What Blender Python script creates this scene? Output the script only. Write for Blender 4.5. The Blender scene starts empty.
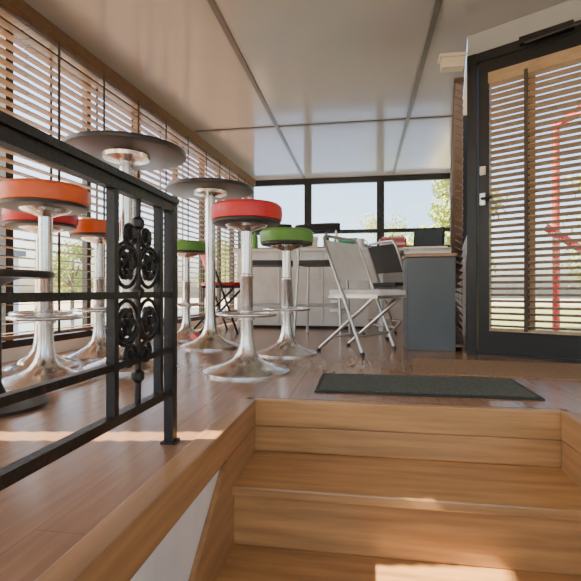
import bpy, bmesh, math, random
from mathutils import Vector, Matrix
random.seed(4)
D=bpy.data; SC=bpy.context.scene

# ---------------------------------------------------------------- materials
def base(name):
    m=D.materials.new(name); m.use_nodes=True
    nt=m.node_tree; b=nt.nodes['Principled BSDF']; return m,nt,b
def mat(name,col,rough=.5,metal=0.,var=.08,scale=8.,bump=0.,bscale=60.,coat=0.,stretch=None,ior=1.5):
    m,nt,b=base(name)
    tc=nt.nodes.new('ShaderNodeTexCoord'); mp=nt.nodes.new('ShaderNodeMapping')
    nt.links.new(tc.outputs['Object'],mp.inputs[0])
    if stretch: mp.inputs['Scale'].default_value=stretch
    n=nt.nodes.new('ShaderNodeTexNoise'); n.inputs['Scale'].default_value=scale; n.inputs['Detail'].default_value=4
    nt.links.new(mp.outputs[0],n.inputs['Vector'])
    r=nt.nodes.new('ShaderNodeValToRGB')
    r.color_ramp.elements[0].position=.3; r.color_ramp.elements[1].position=.7
    r.color_ramp.elements[0].color=[max(0,c*(1-var)) for c in col]+[1]
    r.color_ramp.elements[1].color=[min(1,c*(1+var)) for c in col]+[1]
    nt.links.new(n.outputs['Fac'],r.inputs[0]); nt.links.new(r.outputs[0],b.inputs['Base Color'])
    b.inputs['Roughness'].default_value=rough; b.inputs['Metallic'].default_value=metal; b.inputs['IOR'].default_value=ior
    if coat: b.inputs['Coat Weight'].default_value=coat; b.inputs['Coat Roughness'].default_value=.12
    if bump:
        n2=nt.nodes.new('ShaderNodeTexNoise'); n2.inputs['Scale'].default_value=bscale
        nt.links.new(mp.outputs[0],n2.inputs['Vector'])
        bp=nt.nodes.new('ShaderNodeBump'); bp.inputs['Strength'].default_value=bump; bp.inputs['Distance'].default_value=.01
        nt.links.new(n2.outputs['Fac'],bp.inputs['Height']); nt.links.new(bp.outputs[0],b.inputs['Normal'])
    return m
def plankmat(name,c1,c2,dark,rough=.25,rot=math.pi/2,bw=1.3,bh=.13):
    m,nt,b=base(name)
    tc=nt.nodes.new('ShaderNodeTexCoord'); mp=nt.nodes.new('ShaderNodeMapping'); mp.inputs['Rotation'].default_value=(0,0,rot)
    nt.links.new(tc.outputs['Object'],mp.inputs[0])
    br=nt.nodes.new('ShaderNodeTexBrick'); br.inputs['Scale'].default_value=1
    br.inputs['Brick Width'].default_value=bw; br.inputs['Row Height'].default_value=bh
    br.inputs['Mortar Size'].default_value=.0007; br.inputs['Mortar'].default_value=dark+(1,)
    br.inputs['Color1'].default_value=c1+(1,); br.inputs['Color2'].default_value=c2+(1,)
    nt.links.new(mp.outputs[0],br.inputs['Vector'])
    mp2=nt.nodes.new('ShaderNodeMapping'); mp2.inputs['Scale'].default_value=(3,30,2)
    nt.links.new(mp.outputs[0],mp2.inputs[0])
    n=nt.nodes.new('ShaderNodeTexNoise'); n.inputs['Scale'].default_value=1.5; n.inputs['Detail'].default_value=6
    n.inputs['Distortion'].default_value=.6
    nt.links.new(mp2.outputs[0],n.inputs['Vector'])
    r=nt.nodes.new('ShaderNodeValToRGB'); r.color_ramp.elements[0].position=.3; r.color_ramp.elements[1].position=.7
    r.color_ramp.elements[0].color=(.80,.78,.76,1); r.color_ramp.elements[1].color=(1.06,1.06,1.06,1)
    nt.links.new(n.outputs['Fac'],r.inputs[0])
    mx=nt.nodes.new('ShaderNodeMix'); mx.data_type='RGBA'; mx.blend_type='MULTIPLY'; mx.inputs[0].default_value=1
    nt.links.new(br.outputs['Color'],mx.inputs[6]); nt.links.new(r.outputs[0],mx.inputs[7])
    nt.links.new(mx.outputs[2],b.inputs['Base Color']); b.inputs['Roughness'].default_value=rough
    b.inputs['Coat Weight'].default_value=.2; b.inputs['Coat Roughness'].default_value=.14
    return m
def woodmat(name,col,rough=.3,stretch=(1.5,25,25),var=.35,coat=.3):
    return mat(name,col,rough,0,var,1.6,0,60,coat,stretch)
M={}
M['floor']=plankmat('laminate_floor',(.37,.205,.115),(.345,.19,.106),(.19,.10,.055),.25)
M['stair']=woodmat('varnished_stair_wood',(.50,.275,.11),.34,(2,22,30),.24,.2)
M['fascia']=woodmat('varnished_fascia_wood',(.38,.205,.09),.34,(22,1.5,30),.22,.2)
M['ceil']=mat('ceiling_panel_gloss',(.37,.375,.38),.14,.0,.04,2,.03,3,0,None,1.75)
M['strip']=mat('ceiling_strip_metal',(.13,.125,.12),.4,.3)
M['white']=mat('white_paint',(.74,.73,.70),.55)
M['desk']=mat('white_laminate',(.86,.88,.89),.4)
M['black']=mat('black_iron_paint',(.014,.013,.013),.38,.2,.2,20,.15,120)
M['frame']=mat('dark_aluminium',(.014,.015,.017),.42,.2)
M['tabletop']=mat('black_tabletop',(.020,.019,.019),.35,0,.2)
M['chrome']=mat('chrome',(.74,.73,.72),.22,1,.05,30)
M['steel']=mat('steel_tube',(.6,.6,.6),.28,.9,.05)
M['red']=mat('red_vinyl',(.66,.02,.025),.38,0,.08,6,.1,90)
M['orange']=mat('orange_vinyl',(.75,.12,.02),.38,0,.08,6,.1,90)
M['green']=mat('green_vinyl',(.13,.33,.05),.38,0,.08,6,.1,90)
M['blkv']=mat('black_vinyl',(.02,.02,.022),.45)
M['slat']=woodmat('wood_slat',(.20,.118,.07),.5,(2,20,20),.2,0)
M['slatp']=woodmat('pale_slat',(.40,.28,.165),.5,(2,20,20),.12,0)
M['beam']=woodmat('brown_beam',(.13,.07,.042),.5,(2,20,20),.2,0)
M['grey']=mat('chair_white_plastic',(.80,.79,.76),.45)
M['bluegrey']=mat('cabinet_blue_grey',(.12,.145,.16),.5,0,.08,5)
M['mat']=mat('mat_green_grey',(.10,.118,.10),.95,0,.45,160,.8,300)
M['matb']=mat('mat_rubber_edge',(.03,.032,.03),.8)
M['coir']=mat('coir_brown',(.31,.195,.11),.95,0,.3,120,.6,260)
M['tape']=mat('ladder_tape',(.08,.055,.04),.8)
M['cream']=mat('cream_box',(.66,.60,.48),.5)
M['paper']=mat('paper',(.85,.85,.83),.7,0,.02)
M['redp']=mat('red_paint',(.60,.02,.018),.4)
M['ground']=mat('pale_paving',(.52,.46,.35),.9,0,.15,1.2,.2,10)
M['grass']=mat('grass',(.28,.30,.11),.95,0,.25,3)
M['leaf']=mat('leaf',(.36,.42,.09),.7,0,.3,2)
M['bark']=mat('bark',(.16,.12,.09),.9,0,.3,10)
M['facade']=mat('pale_facade',(.6,.61,.61),.8,0,.08,1)
M['darkglass']=mat('dark_glazing',(.06,.08,.10),.15)
M['roof']=mat('roof_slate',(.20,.20,.22),.8)
M['teal']=mat('teal_fabric',(.04,.42,.24),.8)
M['pink']=mat('pink_plastic',(.62,.12,.16),.5)
M['sheen_water']=mat('sky_sheen_water',(.60,.68,.78),.12,.9,.05,2,.25,6)  # bluish mirror-like surface for the added reflecting plane outside
m,nt,b=base('window_glass'); out=nt.nodes['Material Output']
t=nt.nodes.new('ShaderNodeBsdfTransparent'); t.inputs[0].default_value=(.97,.985,.985,1)
g=nt.nodes.new('ShaderNodeBsdfGlossy'); g.inputs['Roughness'].default_value=.03
mx=nt.nodes.new('ShaderNodeMixShader'); mx.inputs[0].default_value=.05
nt.links.new(t.outputs[0],mx.inputs[1]); nt.links.new(g.outputs[0],mx.inputs[2]); nt.links.new(mx.outputs[0],out.inputs[0])
M['glass']=m

# ---------------------------------------------------------------- mesh builder
class MB:
    def __init__(s,name): s.n=name; s.v=[]; s.f=[]; s.fm=[]; s.ms=[]
    def mi(s,k):
        if k not in s.ms: s.ms.append(k)
        return s.ms.index(k)
    def add(s,vs,fs,k):
        o=len(s.v); s.v+= [tuple(v) for v in vs]; i=s.mi(k)
        for f in fs: s.f.append([a+o for a in f]); s.fm.append(i)
        return s
    def obox(s,c,u,v,w,su,sv,sw,k):
        c=Vector(c);u=Vector(u).normalized()*su/2;v=Vector(v).normalized()*sv/2;w=Vector(w).normalized()*sw/2
        vs=[c+a*u+b*v+d*w for a in(-1,1) for b in(-1,1) for d in(-1,1)]
        return s.add(vs,[(0,1,3,2),(4,6,7,5),(0,4,5,1),(2,3,7,6),(0,2,6,4),(1,5,7,3)],k)
    def box(s,x0,x1,y0,y1,z0,z1,k):
        return s.obox(((x0+x1)/2,(y0+y1)/2,(z0+z1)/2),(1,0,0),(0,1,0),(0,0,1),x1-x0,y1-y0,z1-z0,k)
    def wallbox(s,p0,p1,z0,z1,th,k,off=0):
        p0=Vector((p0[0],p0[1],0));p1=Vector((p1[0],p1[1],0)); u=(p1-p0); L=u.length; u.normalize(); n=Vector((-u.y,u.x,0))
        return s.obox((p0+p1)/2+n*off+Vector((0,0,(z0+z1)/2)),u,n,(0,0,1),L,th,z1-z0,k)
    def prism(s,poly,z0,z1,k):
        n=len(poly); vs=[(x,y,z0) for x,y in poly]+[(x,y,z1) for x,y in poly]
        fs=[list(range(n))[::-1],list(range(n,2*n))]+[(i,(i+1)%n,n+(i+1)%n,n+i) for i in range(n)]
        return s.add(vs,fs,k)
    def tube(s,pts,r,k,n=10,closed=False):
        P=[Vector(p) for p in pts]; m=len(P); R=r if isinstance(r,(list,tuple)) else [r]*m
        vs=[]; up=None
        for i,p in enumerate(P):
            if closed: t=(P[(i+1)%m]-P[i-1])
            else: t=(P[min(i+1,m-1)]-P[max(i-1,0)])
            t.normalize()
            if up is None: up=Vector((0,0,1)) if abs(t.z)<.9 else Vector((1,0,0))
            a=t.cross(up)
            if a.length<1e-4: a=t.cross(Vector((0,1,0)))
            a.normalize(); b=a.cross(t).normalized(); up=b
            for j in range(n):
                th=2*math.pi*j/n; vs.append(p+(a*math.cos(th)+b*math.sin(th))*R[i])
        fs=[]
        for i in range(m if closed else m-1):
            i2=(i+1)%m
            for j in range(n):
                j2=(j+1)%n; fs.append((i*n+j,i*n+j2,i2*n+j2,i2*n+j))
        if not closed: fs+= [list(range(n))[::-1],[ (m-1)*n+j for j in range(n)]]
        return s.add(vs,fs,k)
    def lathe(s,prof,k,c=(0,0,0),n=44):
        vs=[];fs=[];m=len(prof)
        for r,z in prof:
            for j in range(n):
                th=2*math.pi*j/n; vs.append((c[0]+r*math.cos(th),c[1]+r*math.sin(th),c[2]+z))
        for i in range(m-1):
            for j in range(n):
                j2=(j+1)%n; fs.append((i*n+j,i*n+j2,(i+1)*n+j2,(i+1)*n+j))
        fs.append(list(range(n))[::-1]); fs.append([(m-1)*n+j for j in range(n)])
        return s.add(vs,fs,k)
    def build(s,loc=(0,0,0),rz=0,smooth=True,bevel=0):
        me=D.meshes.new(s.n); me.from_pydata(s.v,[],s.f)
        for k in s.ms: me.materials.append(M[k])
        for p,i in zip(me.polygons,s.fm): p.material_index=i
        bm=bmesh.new(); bm.from_mesh(me); bmesh.ops.recalc_face_normals(bm,faces=bm.faces); bm.to_mesh(me); bm.free()
        if smooth:
            for p in me.polygons: p.use_smooth=True
            me.set_sharp_from_angle(angle=math.radians(38))
        o=D.objects.new(s.n,me); SC.collection.objects.link(o); o.location=loc; o.rotation_euler=(0,0,rz)
        if bevel:
            b=o.modifiers.new('bevel','BEVEL'); b.width=bevel; b.segments=2; b.limit_method='ANGLE'
        return o

# ---------------------------------------------------------------- room shell
H=1.935
def XL(y): return -2.06+.078*y
def XB(y): return -1.983+.078*y
A=Vector((.633,2.885)); U=Vector((.857,-.515)); U.normalize()
def DW(s,off=0):
    n=Vector((-U.y,U.x)); n=-n
    return A+U*s+n*off
E=DW(1.48); C=(1.22,6.2); YB=-2.6; SX0,SX1=-.384,.633; YN=1.58
rise=.183; go=.27; ZL=-rise*5
P=MB('floor')
P.prism([(XL(YB),YB),(SX0-.02,YB),(SX0-.02,YN),(SX1+.02,YN),(SX1+.02,YB),(E.x,YB),(E.x,E.y),(A.x,A.y),C,(XL(6.2),6.2),(XL(YN),YN)],-.02,0,'floor')
P.build(smooth=False)
f=MB('floor_lower'); f.box(SX0-.02,SX1+.02,YB,1.6,ZL-.05,ZL,'floor'); f.build(smooth=False)
st=MB('staircase')
st.box(SX0,SX1,1.548,YN,-.092,0,'stair')
for i in range(5):
    zt=-rise*i; yr=1.556-go*i
    st.box(SX0,SX1,yr,yr+.024,zt-rise,zt-(.094 if i==0 else .03),'stair')
    if i<4:
        st.box(SX0,SX1,yr-go-.022,yr+.024,zt-rise-.03,zt-rise,'stair')
st.build(smooth=False,bevel=.005)
for side,x,d in (('left',SX0,-1),('right',SX1,1)):
    w=MB('wall_stair_'+side); xa,xb=sorted((x+d*.005,x+d*.02)); w.box(xa,xb,YB,YN,ZL,-.02,'white'); w.build(smooth=False)
    t=MB('trim_fascia_'+side); xa,xb=sorted((x-d*.012,x+d*.045)); t.box(xa,xb,YB,1.547,-.088,.003,'fascia'); t.build(smooth=False,bevel=.004)
    g=MB('trim_stringer_'+side)
    pts=[(1.545,-.09),(1.215,-.09),(.068,ZL),(.5,ZL),(1.545,-.25)]
    xa,xb=sorted((x-d*.010,x+d*.004)); n=len(pts)
    vs=[(xa,y,z) for y,z in pts]+[(xb,y,z) for y,z in pts]
    g.add(vs,[list(range(n)),list(range(n,2*n))]+[(i,(i+1)%n,n+(i+1)%n,n+i) for i in range(n)],'fascia'); g.build(smooth=False)
c=MB('ceiling'); c.prism([(XL(YB),YB),(E.x,YB),(E.x,E.y),(A.x,A.y),C,(XL(6.2),6.2)],H,H+.06,'ceil'); c.build(smooth=False)
n=1
for x in (-.80,.403,1.6):
    y1=6.15 if x<1 else 2.1
    t=MB('trim_%d'%n); t.box(x-.017,x+.017,YB,y1,H-.008,H,'strip'); t.build(smooth=False); n+=1
for y in (-1.5,.42,4.18):
    x1=1.85 if y<2.0 else A.x+(y-A.y)*.177
    t=MB('trim_%d'%n); t.box(XB(y)+.05,x1,y-.018,y+.018,H-.0081,H-.0001,'strip'); t.build(smooth=False); n+=1
w=MB('wall_left')
w.wallbox((XL(YB),YB),(XL(6.2),6.2),-1.0,.07,.08,'white',.04)
w.wallbox((XL(YB),YB),(XL(6.2),6.2),1.86,H,.08,'white',.04)
w.build(smooth=False)
w=MB('trim_beam_left'); w.wallbox((XB(YB),YB),(XB(6.15),6.15),H-.07,H-.001,.05,'beam',-.0); w.build(smooth=False)
edges=[-2.55,-1.35,-.2,1.1,2.2,3.45,4.7,5.6,6.14]
for i,(a,b_) in enumerate(zip(edges[:-1],edges[1:])):
    w=MB('window_%d'%(i+1)); p0=(XL(a),a);p1=(XL(b_),b_)
    w.wallbox(p0,p1,.07,.11,.05,'frame',.03); w.wallbox(p0,p1,1.82,1.86,.05,'frame',.03)
    w.wallbox((XL(b_-.05),b_-.05),p1,.11,1.82,.05,'frame',.03)
    mid=(a+b_)/2; w.wallbox((XL(mid-.02),mid-.02),(XL(mid+.02),mid+.02),.11,1.82,.04,'frame',.03)
    w.wallbox(p0,p1,.11,1.82,.004,'glass',.03)
    w.build(smooth=False)
wc=len(edges)
def blind(name,p0,p1,z0,z1,sp,wid,tilt,key,nt=3,head='beam',jit=.03):
    b=MB(name); p0=Vector((p0[0],p0[1],0));p1=Vector((p1[0],p1[1],0)); u=p1-p0; L=u.length; u.normalize()
    nrm=Vector((-u.y,u.x,0)); z=z0+.03; mid=(p0+p1)/2
    while z<z1-.03:
        tt=tilt+random.uniform(-jit,jit)
        v=(nrm*math.cos(tt)+Vector((0,0,math.sin(tt)))).normalized(); w=u.cross(v)
        b.obox(mid+Vector((0,0,z)),u,v,w,L,wid,.0035,key); z+=sp
    b.obox(mid+Vector((0,0,z0+.008)),u,nrm,(0,0,1),L,wid,.016,key)
    b.obox(mid+Vector((0,0,z1-.015)),u,nrm,(0,0,1),L,wid+.005,.03,head)
    for i in range(nt):
        q=p0+u*L*((i+.5)/nt)
        for sgn in (-1,1):
            b.obox(q+nrm*sgn*(wid/2+.002)+Vector((0,0,(z0+z1)/2)),u,nrm,(0,0,1),.02,.0015,z1-z0-.01,'tape')
    return b.build(smooth=False)
be=[(-2.5,-1.33),(-1.31,-.22),(-.2,.862),(.935,2.195),(2.20,3.445),(3.45,4.695),(4.70,5.595),(5.60,6.1)]
for i,(a,b_) in enumerate(be):
    blind('venetian_blind',(XB(a),a),(XB(b_),b_),.13,H-.075,.05,.052,-.04,'slat')
xl=XL(6.2)
w=MB('wall_back'); w.box(xl,C[0],6.2,6.28,-1,.95,'white'); w.box(xl,C[0],6.2,6.28,1.90,H,'frame'); w.build(smooth=False)
xs=[xl,-.75,.24,1.22]
for i in range(3):
    w=MB('window_%d'%(wc+i)); a,b_=xs[i],xs[i+1]; lo=.95
    w.box(a,a+.05,6.2,6.26,lo,1.9,'frame'); w.box(b_-.05,b_,6.2,6.26,lo,1.9,'frame')
    w.box(a+.05,b_-.05,6.2,6.26,1.86,1.9,'frame'); w.box(a+.05,b_-.05,6.2,6.26,lo,lo+.04,'frame'); w.box(a+.05,b_-.05,6.2,6.26,1.17,1.22,'frame')
    w.box(a+.05,b_-.05,6.228,6.232,lo+.04,1.86,'glass'); w.build(smooth=False)
w=MB('wall_rear'); w.box(XL(YB),E.x,YB-.08,YB,-1,.0,'white'); w.box(XL(YB),E.x,YB-.08,YB,1.8,H,'white')
w.box(XL(YB),XL(YB)+.1,YB-.08,YB,0,1.8,'white'); w.box(E.x-.1,E.x,YB-.08,YB,0,1.8,'white'); w.build(smooth=False)
w=MB('wall_right'); w.box(E.x,E.x+.08,YB,E.y,-1,.8,'white'); w.box(E.x,E.x+.08,YB,E.y,1.75,H,'white'); w.box(E.x,E.x+.08,YB,-1.6,.8,1.75,'white'); w.box(E.x,E.x+.08,.6,E.y,.8,1.75,'white'); w.build(smooth=False)
w=MB('window_%d'%(wc+3))
for yy in (-1.6,-.5,.56): w.box(E.x,E.x+.05,yy,yy+.04,.8,1.75,'frame')
w.box(E.x+.02,E.x+.024,-1.56,.56,.8,1.75,'glass'); w.build(smooth=False)
w=MB('wall_alcove'); w.wallbox((A.x,A.y),C,-.9,.75,.05,'white',-.03); w.wallbox((A.x,A.y),C,1.86,H,.05,'white',-.03)
for t_ in (0,.33,.66,.985):
    q0=(A.x+(C[0]-A.x)*t_,A.y+(C[1]-A.y)*t_); q1=(A.x+(C[0]-A.x)*(t_+.014),A.y+(C[1]-A.y)*(t_+.014)); w.wallbox(q0,q1,.75,1.86,.05,'frame',-.03)
w.build(smooth=False)
blind('venetian_blind',(A.x-.035,A.y+.07),(C[0]-.07,C[1]-.08),.03,1.72,.045,.055,.5,'slat',4)
w=MB('wall_door'); q=DW
w.wallbox(q(0),q(1.48),1.81,H,.07,'ceil',.035); w.wallbox(q(1.06),q(1.48),-1,1.81,.07,'white',.035); w.wallbox(q(0),q(1.06),-.3,-.021,.07,'white',.035); w.build(smooth=False)
d=MB('door_1')
d.wallbox(q(0),q(.055),0,1.81,.09,'frame',.035); d.wallbox(q(1.0),q(1.06),0,1.81,.07,'frame',.035); d.wallbox(q(.055),q(1.0),1.755,1.81,.08,'frame',.035)
d.wallbox(q(.055),q(1.0),0,.02,.07,'frame',.035)
d.wallbox(q(.062),q(.125),.02,1.75,.045,'frame',.03); d.wallbox(q(.935),q(.995),.02,1.75,.045,'frame',.03)
d.wallbox(q(.125),q(.935),.02,.145,.045,'frame',.03); d.wallbox(q(.125),q(.935),1.67,1.75,.045,'frame',.03)
d.wallbox(q(.125),q(.935),.145,1.67,.005,'glass',.03)
d.wallbox(q(.30),q(.56),1.765,1.80,.05,'black',-.03)
d.tube([(q(.33,.05).x,q(.33,.05).y,1.76),(q(.62,.10).x,q(.62,.10).y,1.745),(q(.80,.03).x,q(.80,.03).y,1.735)],.008,'black')
h=q(.09,.0); d.obox((h.x,h.y,.93),U.to_3d(),(-U.y,U.x,0),(0,0,1),.03,.02,.07,'steel')
d.obox((h.x,h.y,1.10),U.to_3d(),(-U.y,U.x,0),(0,0,1),.03,.02,.05,'cream')
h1=q(.09,.03); h2=q(.15,.03); d.tube([(h.x,h.y,.93),(h1.x,h1.y,.93),(h2.x,h2.y,.93)],.007,'frame')
d.wallbox(q(.125),q(.935),1.61,1.67,.012,'slatp',-.012)
for s_ in (.34,.62): d.wallbox(q(s_),q(s_+.03),.15,1.61,.006,'slatp',.012)
d.build(smooth=False)
blind('venetian_blind',q(.14,.030),q(.92,.030),.15,1.62,.036,.038,-.35,'slatp',2,'slatp')
v=MB('blind_valance_box'); v.box(.47,.60,2.80,2.875,1.72,1.78,'cream'); v.box(.455,.61,2.79,2.88,1.78,1.80,'cream'); v.build(smooth=False,bevel=.004)

# ---------------------------------------------------------------- railing
r=MB('iron_railing'); RX=-.482; y0=-.6; y1=1.094
def rbar(z,t,w_=.016,a=y0,b_=y1): r.box(RX-w_/2,RX+w_/2,a,b_,z-t/2,z+t/2,'black')
rbar(.612,.014,.036); rbar(.594,.022,.022); rbar(.375,.014); rbar(.236,.014); rbar(.130,.020,.02)
r.box(RX-.012,RX+.012,y1-.026,y1,0,.605,'black'); r.box(RX-.018,RX+.018,y1-.034,y1+.006,0,.006,'black')
def scroll(cy,cz,R,dirn,up,turns=1.6):
    pts=[]; N=26
    for i in range(N+1):
        t=i/N; a=t*turns*2*math.pi; rr=R*(1-.8*t)
        pts.append((RX,cy+dirn*rr*math.cos(a),cz+up*rr*math.sin(a)))
    r.tube(pts,.0055,'black',8)
    r.obox((RX,cy,cz),(1,0,0),(0,1,0),(0,0,1),.022,.018,.018,'black')
for pc in (.9125,.22,-.4):
    for dy in (-.1,.1): r.box(RX-.009,RX+.009,pc+dy-.008,pc+dy+.008,.13,.594,'black')
    r.tube([(RX,pc,.13),(RX,pc,.594)],[.007,.007],'black',8)
    for z in (.53,.38,.2): r.tube([(RX,pc,z-.014),(RX,pc,z-.007),(RX,pc,z+.007),(RX,pc,z+.014)],[.007,.014,.014,.007],'black',10)
    for dy in (-1,1):
        scroll(pc+dy*.048,.438,.042,-dy,1); scroll(pc+dy*.048,.318,.042,-dy,-1)
        scroll(pc+dy*.035,.505,.026,-dy,-1); scroll(pc+dy*.035,.245,.028,-dy,1)
        for z in (.438,.318):
            r.tube([(RX,pc+dy*.048+.046*math.cos(a),z+.046*math.sin(a)) for a in [i*math.pi/12 for i in range(24)]],.0045,'black',6,True)
            for k in range(6):
                a=k*math.pi/3; r.tube([(RX,pc+dy*.048+.012*math.cos(a),z+.012*math.sin(a)),(RX,pc+dy*.048+.026*math.cos(a),z+.026*math.sin(a)),(RX,pc+dy*.048+.034*math.cos(a),z+.034*math.sin(a))],[.004,.009,.003],'black',6)
r.build()
# ---------------------------------------------------------------- bar stools
def stool(x,y,h,key,R=.167,BR=.205,rz=0.):
    s=MB('bar_stool')
    s.lathe([(BR,0),(BR,.009),(BR-.015,.016),(BR-.06,.028),(.10,.042),(.065,.062),(.046,.090),(.036,.13),(.031,.18),(.030,.44),(.033,.445),(.033,.46),(.027,.465),(.027,h-.13),(.05,h-.12),(.09,h-.108),(.10,h-.098)],'chrome')
    s.lathe([(.10,h-.099),(R-.02,h-.098),(R-.004,h-.094),(R-.002,h-.082),(R-.02,h-.08)],'blkv')
    s.lathe([(R-.01,h-.084),(R+.002,h-.078),(R+.006,h-.05),(R+.003,h-.018),(R-.012,h-.004),(R-.04,h),(.02,h)],key)
    z=.272; RR=.135
    s.tube([(RR*math.cos(a),RR*math.sin(a),z) for a in [i*math.pi/18 for i in range(36)]],.009,'chrome',10,True)
    for k in range(3):
        a=k*2*math.pi/3; s.tube([(.03*math.cos(a),.03*math.sin(a),z-.01),(RR*math.cos(a),RR*math.sin(a),z)],.007,'chrome')
    s.lathe([(.040,z-.025),(.040,z+.015)],'chrome')
    return s.build((x,y,0),rz)
stool(-.544,2.079,.794,'red',.165)
stool(-.458,2.71,.756,'green',.16,.185,.5)
stool(-1.321,1.712,.824,'orange',.172,.2,1)
stool(-1.59,2.03,.795,'red',.163,.17,.3)
stool(-1.54,2.45,.79,'orange',.16,.18,.8)
stool(-1.39,3.42,.775,'green',.165,.19,.2)
def hightable(x,y,h,R=.295):
    s=MB('high_bar_table')
    s.lathe([(.2,0),(.2,.012),(.18,.022),(.11,.045),(.065,.08),(.045,.13),(.036,.20),(.033,.3),(.033,h-.06),(.05,h-.05),(.11,h-.045),(.115,h-.026)],'chrome')
    s.lathe([(R-.02,h-.028),(R-.003,h-.024),(R,h-.014),(R-.003,h-.004),(R-.012,h)],'tabletop',n=64)
    return s.build((x,y,0))
hightable(-1.165,2.09,1.085); hightable(-1.024,2.944,1.085)
s=MB('low_side_table'); s.lathe([(.16,0),(.16,.012),(.10,.025),(.035,.045),(.022,.08),(.022,.40),(.06,.42),(.09,.428)],'tabletop'); s.lathe([(.175,.427),(.18,.435),(.18,.445),(.172,.45)],'tabletop',n=48); s.build((-1.2,1.31,0))

# ---------------------------------------------------------------- chairs
def folding(x,y,rz,seat='grey',tube='steel',h=.79,sh=.42,pb=.68):
    s=MB('folding_chair'); w=.205; r_=.0105
    def L(t): return (.11-.29*t, h*t)
    pts=[(-w,*L(0)),(-w,*L(.5)),(-w,*L(.93)),(-w+.012,*L(.98)),(-w+.035,*L(1)),(w-.035,*L(1)),(w-.012,*L(.98)),(w,*L(.93)),(w,*L(.5)),(w,*L(0))]
    s.tube(pts,r_,tube)
    wi=w-.028
    s.tube([(-wi,-.23,0),(-wi,-.22,.02),(-wi,.17,sh-.015),(wi,.17,sh-.015),(wi,-.22,.02),(wi,-.23,0)],r_,tube)
    s.tube([(-w,*L(.15)),(w,*L(.15))],.008,tube); s.tube([(-wi,-.14,.09),(wi,-.14,.09)],.008,tube)
    s.tube([(-w,*L(.53)),(w,*L(.53))],.007,tube)
    for sx in (-1,1):
        s.tube([(sx*w,.11,0),(sx*w,.103,.02)],.014,'blkv'); s.tube([(sx*wi,-.23,0),(sx*wi,-.225,.02)],.014,'blkv')
        s.obox((sx*(w-.012),.03,sh-.01),(0,1,0),(1,0,0),(0,0,1),.34,.006,.022,tube)
    s.prism([(-.17,-.15),(.17,-.15),(.19,-.05),(.19,.17),(.17,.205),(-.17,.205),(-.19,.17),(-.19,-.05)],sh,sh+.03,seat)
    N=8; vs=[]
    for i in range(N+1):
        xx=-w+.012+(2*w-.024)*i/N; bow=-.025*(1-((i-N/2)/(N/2))**2)
        for t in (pb,.965):
            yy,zz=L(t)
            for th in (-.006,.006): vs.append((xx,yy+bow+th,zz))
    fs=[]
    for i in range(N):
        a=i*4;b=a+4; fs+=[(a,b,b+2,a+2),(a+1,a+3,b+3,b+1),(a,a+1,b+1,b),(a+2,b+2,b+3,a+3)]
    fs+=[(0,2,3,1),(N*4,N*4+1,N*4+3,N*4+2)]
    s.add(vs,fs,seat)
    return s.build((x,y,0),rz)
folding(.01,2.90,math.radians(-120),h=.73,sh=.36,pb=.62)
folding(.30,3.88,math.radians(-60),'blkv','steel',.78,.42)
folding(-1.30,4.02,math.radians(-60),'red','black',.80,.43)
def barchair(x,y,rz):
    s=MB('bar_chair'); t='steel'
    for sx in (-1,1):
        s.tube([(sx*.20,.19,0),(sx*.175,.15,.60)],.011,t); s.tube([(sx*.20,-.19,0),(sx*.175,-.15,.60),(sx*.17,-.17,.78),(sx*.16,-.19,.88)],.011,t)
        s.tube([(sx*.192,.175,.22),(sx*.192,-.175,.22)],.008,t)
    s.tube([(-.19,.175,.26),(.19,.175,.26)],.008,t); s.tube([(-.19,-.175,.26),(.19,-.175,.26)],.008,t)
    s.prism([(-.18,-.16),(.18,-.16),(.2,-.1),(.2,.15),(.17,.19),(-.17,.19),(-.2,.15),(-.2,-.1)],.60,.64,'blkv')
    pts=[(.19*math.sin(a),-.19-.05*math.cos(a)+.03,.88) for a in [math.radians(-80+20*i) for i in range(9)]]
    for dz in (0,.022,.044): s.tube([(p[0],p[1],p[2]+dz) for p in pts],.014,'blkv')
    return s.build((x,y,0),rz)
barchair(-.80,3.86,math.radians(8)); barchair(-.34,3.90,math.radians(-10))

# ---------------------------------------------------------------- furniture at the back
s=MB('reception_counter')
s.box(-1.28,.06,4.50,4.54,.03,.78,'desk'); s.box(-1.28,-1.25,4.54,5.1,.0,.78,'desk'); s.box(.03,.06,4.54,5.1,.0,.78,'desk')
s.box(-1.31,.09,4.46,5.12,.78,.81,'desk'); s.box(-1.25,.03,4.56,4.58,0,.08,'frame')
for x in (-.84,-.39): s.box(x-.004,x+.004,4.494,4.50,.05,.77,'steel')
s.box(-.12,.02,4.488,4.50,.22,.36,'paper'); s.box(-.52,-.42,4.488,4.50,.50,.62,'paper')
for k in range(4): s.box(-.32,-.17,4.484,4.50,.17+k*.045,.205+k*.045,'steel')
s.build(smooth=False,bevel=.003)
s=MB('cabinet')
s.box(.285,.585,2.99,3.30,.0,.60,'bluegrey'); s.box(.287,.583,2.980,2.99,.0,.598,'bluegrey')
s.box(.275,.59,2.97,3.31,.60,.622,'fascia')
s.build(smooth=False,bevel=.003)
s=MB('desk')
s.box(.14,.80,4.3,4.85,.76,.785,'desk')
for x in (.17,.77):
    for y in (4.33,4.82): s.box(x-.02,x+.02,y-.02,y+.02,0,.76,'steel')
s.box(.17,.77,4.80,4.82,.45,.76,'desk'); s.build(smooth=False,bevel=.003)
s=MB('laptop'); s.box(-.15,.15,-.11,.11,0,.018,'frame'); s.obox((0,.14,.115),(1,0,0),(0,.25,1),(0,1,-.25),.30,.22,.010,'frame'); s.obox((0,.135,.115),(1,0,0),(0,.25,1),(0,1,-.25),.27,.19,.010,'darkglass'); s.build((.60,4.48,.785),-.35,smooth=False,bevel=.003)
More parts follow.
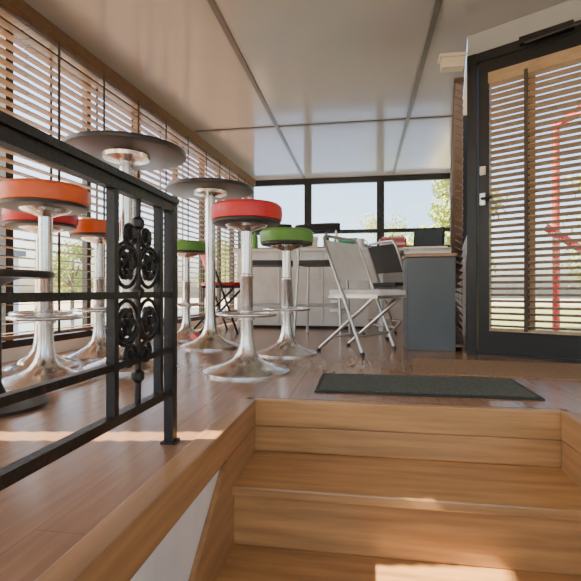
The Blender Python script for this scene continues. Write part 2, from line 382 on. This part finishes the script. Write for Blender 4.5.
s=MB('paper_pile'); s.box(-.10,.10,-.14,.14,0,.02,'paper'); s.obox((.01,0,.03),(1,.15,0),(-.15,1,0),(0,0,1),.19,.27,.018,'cream'); s.obox((0,.01,.045),(1,-.1,0),(.1,1,0),(0,0,1),.2,.28,.012,'paper'); s.build((.43,3.14,.622),1.5,smooth=False)
s=MB('folder_stack'); s.box(-.12,.12,-.1,.1,0,.03,'redp'); s.box(-.11,.11,-.1,.09,.03,.055,'paper'); s.box(-.12,.11,-.09,.1,.055,.095,'pink'); s.box(-.1,.1,-.08,.08,.095,.11,'cream'); s.build((.28,4.45,.785),.05,smooth=False,bevel=.003)
s=MB('desk_organizer'); s.box(-.11,.11,-.06,.06,0,.02,'redp'); s.box(-.11,-.10,-.06,.06,.02,.13,'redp'); s.box(.10,.11,-.06,.06,.02,.13,'redp'); s.box(-.10,.10,.05,.06,.02,.16,'redp'); s.box(-.03,-.02,-.06,.05,.02,.12,'redp')
for k in range(6): s.box(-.09+k*.03,-.075+k*.03,-.03,.03,.02,.15+.01*(k%3),('paper','redp','cream')[k%3])
s.build((.33,4.74,.785),0,smooth=False)
s=MB('draped_cloth'); s.prism([(-.22,-.1),(-.1,-.14),(.12,-.12),(.22,-.05),(.2,.1),(0,.14),(-.2,.1)],0,.06,'teal'); s.prism([(-.14,-.09),(.12,-.09),(.15,.05),(-.1,.09)],.06,.12,'teal'); s.build((-.16,4.78,.81),0,bevel=.02)
s=MB('desk_lamp'); s.lathe([(.07,0),(.07,.012),(.02,.02)],'frame'); s.tube([(0,0,.02),(.03,0,.22),(-.08,0,.34)],.007,'frame'); s.lathe([(.055,.28),(.05,.31),(.02,.35)],'frame',(-.09,0,0)); s.build((-.95,4.8,.81),0)
s=MB('storage_box'); s.box(-.14,.14,-.1,.1,0,.14,'cream'); s.box(-.145,.145,-.105,.105,.12,.15,'paper'); s.build((-.62,4.85,.81),.1,smooth=False,bevel=.004)
def bottle(x,y,z,k,h=.24):
    s=MB('bottle'); s.lathe([(.03,0),(.034,.01),(.034,h*.6),(.03,h*.68),(.013,h*.78),(.012,h*.97),(.014,h*.97),(.014,h),(.005,h)],k,n=20); s.build((x,y,z))
bottle(-1.15,4.75,.81,'green'); bottle(-.40,5.02,.81,'darkglass',.26)
s=MB('mug'); s.lathe([(.035,0),(.04,.01),(.04,.09),(.036,.09),(.034,.015),(.001,.012)],'paper',n=24); s.tube([(.038,0,.075),(.06,0,.07),(.066,0,.048),(.058,0,.028),(.038,0,.022)],.005,'paper'); s.build((-.02,4.55,.81))

s=MB('door_mat'); s.box(-.18,.63,1.69,2.06,0,.006,'matb'); s.box(-.165,.615,1.705,2.045,.006,.010,'mat'); s.build(smooth=False,bevel=.002)
s=MB('coir_mat'); s.obox((.68,2.34,.003),(1,-.08,0),(.08,1,0),(0,0,1),.86,.46,.006,'coir'); s.build(smooth=False)

# ---------------------------------------------------------------- exterior
g=MB('ground_outside'); g.box(-60,60,-30,90,-1.25,-1.15,'ground'); g.build(smooth=False)
g=MB('lawn'); g.prism([(2.8,9),(30,5),(38,50),(2.8,50)],-1.15,-1.14,'grass'); g.build(smooth=False)
g=MB('sky_sheen_water'); g.prism([(-18,7.5),(2.4,7.5),(2.4,37),(-18,37)],-1.15,-1.145,'sheen_water'); g.build(smooth=False)  # unseen water plane, added to bounce blue sky sheen onto the ceiling
def building(name,x0,x1,y0,y1,h,axis):
    b=MB(name); b.box(x0,x1,y0,y1,-1.14,h,'facade'); b.box(x0-.3,x1+.3,y0-.3,y1+.3,h,h+.35,'roof')
    if axis=='x':
        y=y0+1
        while y<y1-1.5:
            for z in (0,2.6): 
                if z+1.4<h: b.box(x1,x1+.04,y,y+1.1,z,z+1.4,'darkglass')
            y+=2.4
    else:
        x=x0+1
        while x<x1-1.5:
            for z in (0,2.6):
                if z+1.4<h: b.box(x,x+1.1,y0-.04,y0,z,z+1.4,'darkglass')
            x+=2.4
    b.build(smooth=False)
building('apartment_building',-30,-22,0,26,2.6,'x')
building('house',-9,0,40,46,3.4,'y')
def tree(x,y,h,R,n=3200):
    t=MB('tree'); z0=-1.14
    t.tube([(0,0,0),(.05,0,h*.3),(0,.05,h*.55),(.05,.05,h*.8)],[.16,.12,.09,.04],'bark',8)
    blobs=[]
    for i in range(18):
        a=random.uniform(0,6.28); rr=random.uniform(.1,.75)*R; zc=h*random.uniform(.35,.95)
        c_=Vector((rr*math.cos(a),rr*math.sin(a),zc)); blobs.append((c_,R*random.uniform(.28,.45)))
        t.tube([(0,0,h*.35),(c_.x*.5,c_.y*.5,(h*.35+zc)/2+.1),tuple(c_)],[.05,.03,.012],'bark',5)
    for i in range(n):
        c_,br=random.choice(blobs); d_=Vector([random.gauss(0,1) for _ in range(3)]).normalized()*br*random.uniform(.3,1)
        p=c_+d_; s_=random.uniform(.06,.13); u=Vector([random.gauss(0,1) for _ in range(3)]).normalized(); v_=u.orthogonal().normalized()
        t.add([p-u*s_,p+v_*s_*.6,p+u*s_,p-v_*s_*.6],[(0,1,2,3)],'leaf')
    t.build((x,y,z0),smooth=False)
for a in ((3.4,18,6.2,1.9,5000),(8.5,17,6,2.6),(9.0,10.5,5.5,2.4,6000),(13,13,7,3),(6.6,7.2,4.6,1.9,5000),(-21,30,5,2.2),(15,8,6,3),(2.2,41,8,3.2,5000),(-14,42,6.5,3.0,4000)): tree(*a)
s=MB('red_gangway_frame')
for x,y in ((2.35,4.1),(3.3,3.7),(2.2,5.6)): s.tube([(x,y,-1.15),(x,y,2.3)],.04,'redp')
s.tube([(1.6,4.3,.95),(2.35,4.1,.35),(3.3,3.7,-.4)],.035,'redp'); s.tube([(1.5,4.8,-.2),(2.35,4.1,-.1),(3.3,3.7,-.1)],.03,'redp'); s.tube([(2.35,4.1,2.3),(3.3,3.7,2.3),(2.2,5.6,2.3),(2.35,4.1,2.3)],.03,'redp')
s.build()

# ---------------------------------------------------------------- light
W=D.worlds.new('sky'); SC.world=W; W.use_nodes=True; nt=W.node_tree
sk=nt.nodes.new('ShaderNodeTexSky'); sk.sky_type='NISHITA'; sk.sun_disc=False
sk.sun_elevation=math.radians(41); sk.sun_rotation=math.radians(-98); sk.air_density=1.0; sk.dust_density=3.0
bg=nt.nodes['Background']; bg.inputs[1].default_value=.84; nt.links.new(sk.outputs[0],bg.inputs[0])
L=D.lights.new('sun','SUN'); L.energy=36; L.angle=math.radians(.5); L.color=(1,.80,.55)
o=D.objects.new('sun',L); SC.collection.objects.link(o); o.location=(-10,-2,10)
o.rotation_euler=Vector((1,.16,-.90)).to_track_quat('-Z','Y').to_euler()
# ---------------------------------------------------------------- camera
cd=D.cameras.new('camera'); cd.sensor_width=36; cd.lens=450/581*36; cd.clip_start=.02; cd.clip_end=300
co=D.objects.new('camera',cd); SC.collection.objects.link(co); co.location=(0,0,.385); co.rotation_euler=(math.radians(90),0,math.radians(9.1)); SC.camera=co
